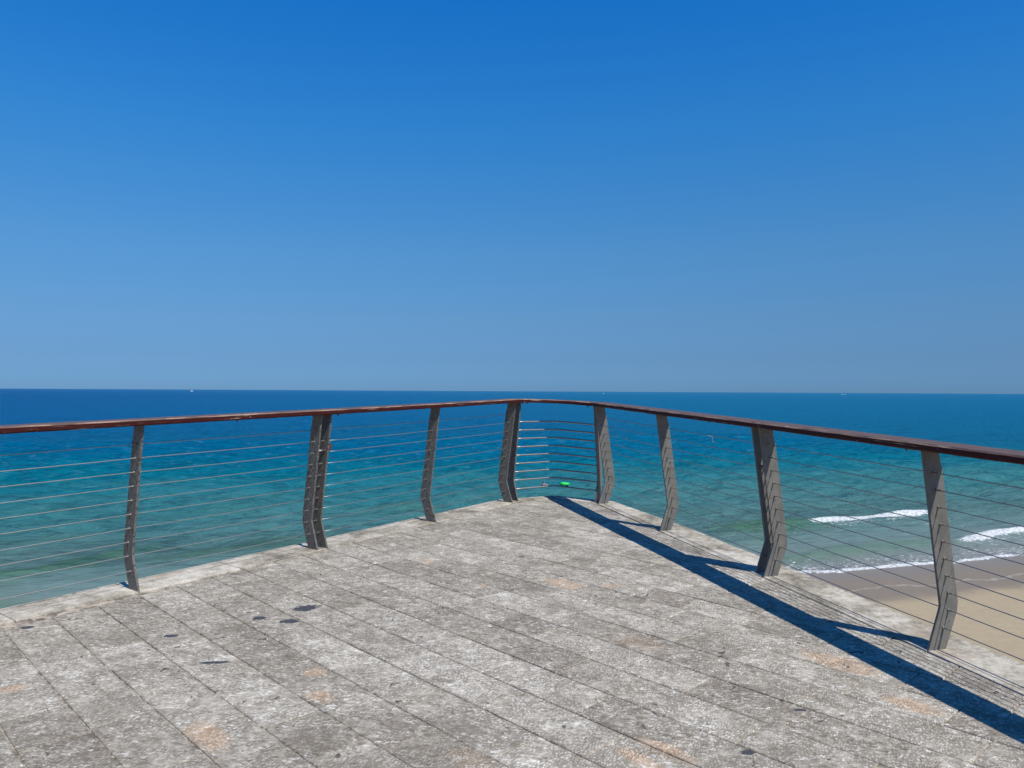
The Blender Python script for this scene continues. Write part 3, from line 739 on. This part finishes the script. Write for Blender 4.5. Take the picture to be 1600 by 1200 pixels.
def boxat(c, ang, x0, x1, w, z0, z1, tap=.8):
    bm = bmesh.new(); pts = [Vector((x0, 0, z0)), Vector((x1, 0, z0)), Vector((x1-(x1-x0)*(1-tap), 0, z1)), Vector((x0+(x1-x0)*.05, 0, z1))]
    prism(bm, [p-Vector((0, w/2, 0)) for p in pts], (0, w, 0)); place(bm, c, ang); return bm
def motor(px, d, L, ang, label):
    c = at_dist(px, d); r = empty('motorboat', (c.x, c.y, SEA)); tag(r, label, 'boat', 'boats near the horizon')
    build('hull', hull_bm(c, L, L*.3, L*.13, ang), M_HULL, r, smooth=True)
    build('cabin', boxat(c, ang, -L*.28, L*.22, L*.2, L*.13, L*.27), M_HULL, r)
    build('window', boxat(c, ang, -L*.2, L*.205, L*.206, L*.175, L*.225, .93), M_GLASS, r)
    build('flybridge', boxat(c, ang, -L*.2, L*.05, L*.16, L*.27, L*.34), M_HULL, r)
motor(299.5, 5200, 15, .3, 'white motor yacht, a bright speck on the horizon at the far left')
motor(1316.3, 5600, 9.5, .1, 'small white motorboat on the horizon at the right, the left one of a pair')
motor(1320.2, 5750, 8, -.4, 'small white motorboat on the horizon at the right, the right one of a pair')
c = at_dist(942.8, 4600); r = empty('sailboat', (c.x, c.y, SEA)); tag(r, 'sailing boat with bare dark mast near the horizon above the corner railing', 'boat', 'boats near the horizon')
build('hull', hull_bm(c, 11, 3.4, 1.3, 1.0), M_HULL, r, smooth=True); build('cabin', boxat(c, 1.0, -2.6, 2.4, 2, 1.3, 2.2), M_HULL, r)
bm = bmesh.new(); tube(bm, [Vector((.6, 0, 1)), Vector((.6, 0, 17.5))], [.22, .16], 8); place(bm, c, 1.0); build('mast', bm, M_MAST, r)
bm = bmesh.new(); tube(bm, [Vector((.4, 0, 3)), Vector((-4.2, 0, 3))], .38, 8); place(bm, c, 1.0); build('furled_sail', bm, M_HULL, r)

# ---------------------------------------------------------------- light, sky, camera
SUN_AZ, SUN_EL = math.radians(139.5), math.radians(53.5)
sd = Vector((math.sin(SUN_AZ)*math.cos(SUN_EL), math.cos(SUN_AZ)*math.cos(SUN_EL), math.sin(SUN_EL)))
sl = bpy.data.lights.new('sun', 'SUN'); sl.energy = 5.0; sl.angle = math.radians(.53); sl.color = (1, .955, .875)
so = bpy.data.objects.new('sun', sl); COL.objects.link(so); so.rotation_euler = sd.to_track_quat('Z', 'Y').to_euler(); so.location = (0, 0, 30)
w = bpy.data.worlds.new('World'); sc.world = w; w.use_nodes = True; nt = w.node_tree
bg = nt.nodes['Background']; sky = nt.nodes.new('ShaderNodeTexSky'); sky.sky_type = 'NISHITA'; sky.sun_disc = False
sky.sun_elevation = SUN_EL; sky.sun_rotation = SUN_AZ; sky.air_density = 1.0; sky.dust_density = .2; sky.ozone_density = 3.0; sky.altitude = 0
nt.links.new(sky.outputs[0], bg.inputs[0]); bg.inputs[1].default_value = .10
# saturated Mediterranean sky: the physical sky is tinted by elevation
tc = nt.nodes.new('ShaderNodeTexCoord'); sx = nt.nodes.new('ShaderNodeSeparateXYZ'); nt.links.new(tc.outputs['Generated'], sx.inputs[0])
cr = nt.nodes.new('ShaderNodeValToRGB'); nt.links.new(sx.outputs[2], cr.inputs[0]); TT = [(0.0, (.195, .43, .98)), (.013, (.196, .432, .97)), (.041, (.222, .422, .835)), (.09, (.290, .515, .825)), (.169, (.325, .675, .975)), (.245, (.270, .775, 1.165)), (.317, (.195, .85, 1.37)), (.442, (.095, .87, 1.62)), (.75, (.06, .55, 1.15)), (1.0, (.05, .45, .95))]
while len(cr.color_ramp.elements) < len(TT): cr.color_ramp.elements.new(.5)
for e, (p_, c_) in zip(cr.color_ramp.elements, TT): e.position = p_; e.color = (*[q/1.7 for q in c_], 1)
vm = nt.nodes.new('ShaderNodeVectorMath'); vm.operation = 'MULTIPLY'; nt.links.new(sky.outputs[0], vm.inputs[0]); nt.links.new(cr.outputs[0], vm.inputs[1])
vs2_ = nt.nodes.new('ShaderNodeVectorMath'); vs2_.operation = 'SCALE'; vs2_.inputs[3].default_value = 1.7; nt.links.new(vm.outputs[0], vs2_.inputs[0]); nt.links.new(vs2_.outputs[0], bg.inputs[0])
cam = bpy.data.cameras.new('camera'); cam.sensor_width = 36; cam.lens = 36*F/1600; cam.clip_end = 200000; cam.clip_start = .05
co_ = bpy.data.objects.new('camera', cam); COL.objects.link(co_)
import mathutils
f_ = Vector((0, math.cos(PITCH), math.sin(PITCH)))
R = mathutils.Matrix.Rotation(math.pi/2+PITCH, 4, 'X')
co_.matrix_world = R @ mathutils.Matrix.Rotation(ROLL, 4, 'Z'); sc.camera = co_
sc.view_settings.view_transform = 'Standard'; sc.view_settings.look = 'None'; sc.view_settings.gamma = 1; sc.view_settings.exposure = 0
sc.cycles.max_bounces = 6
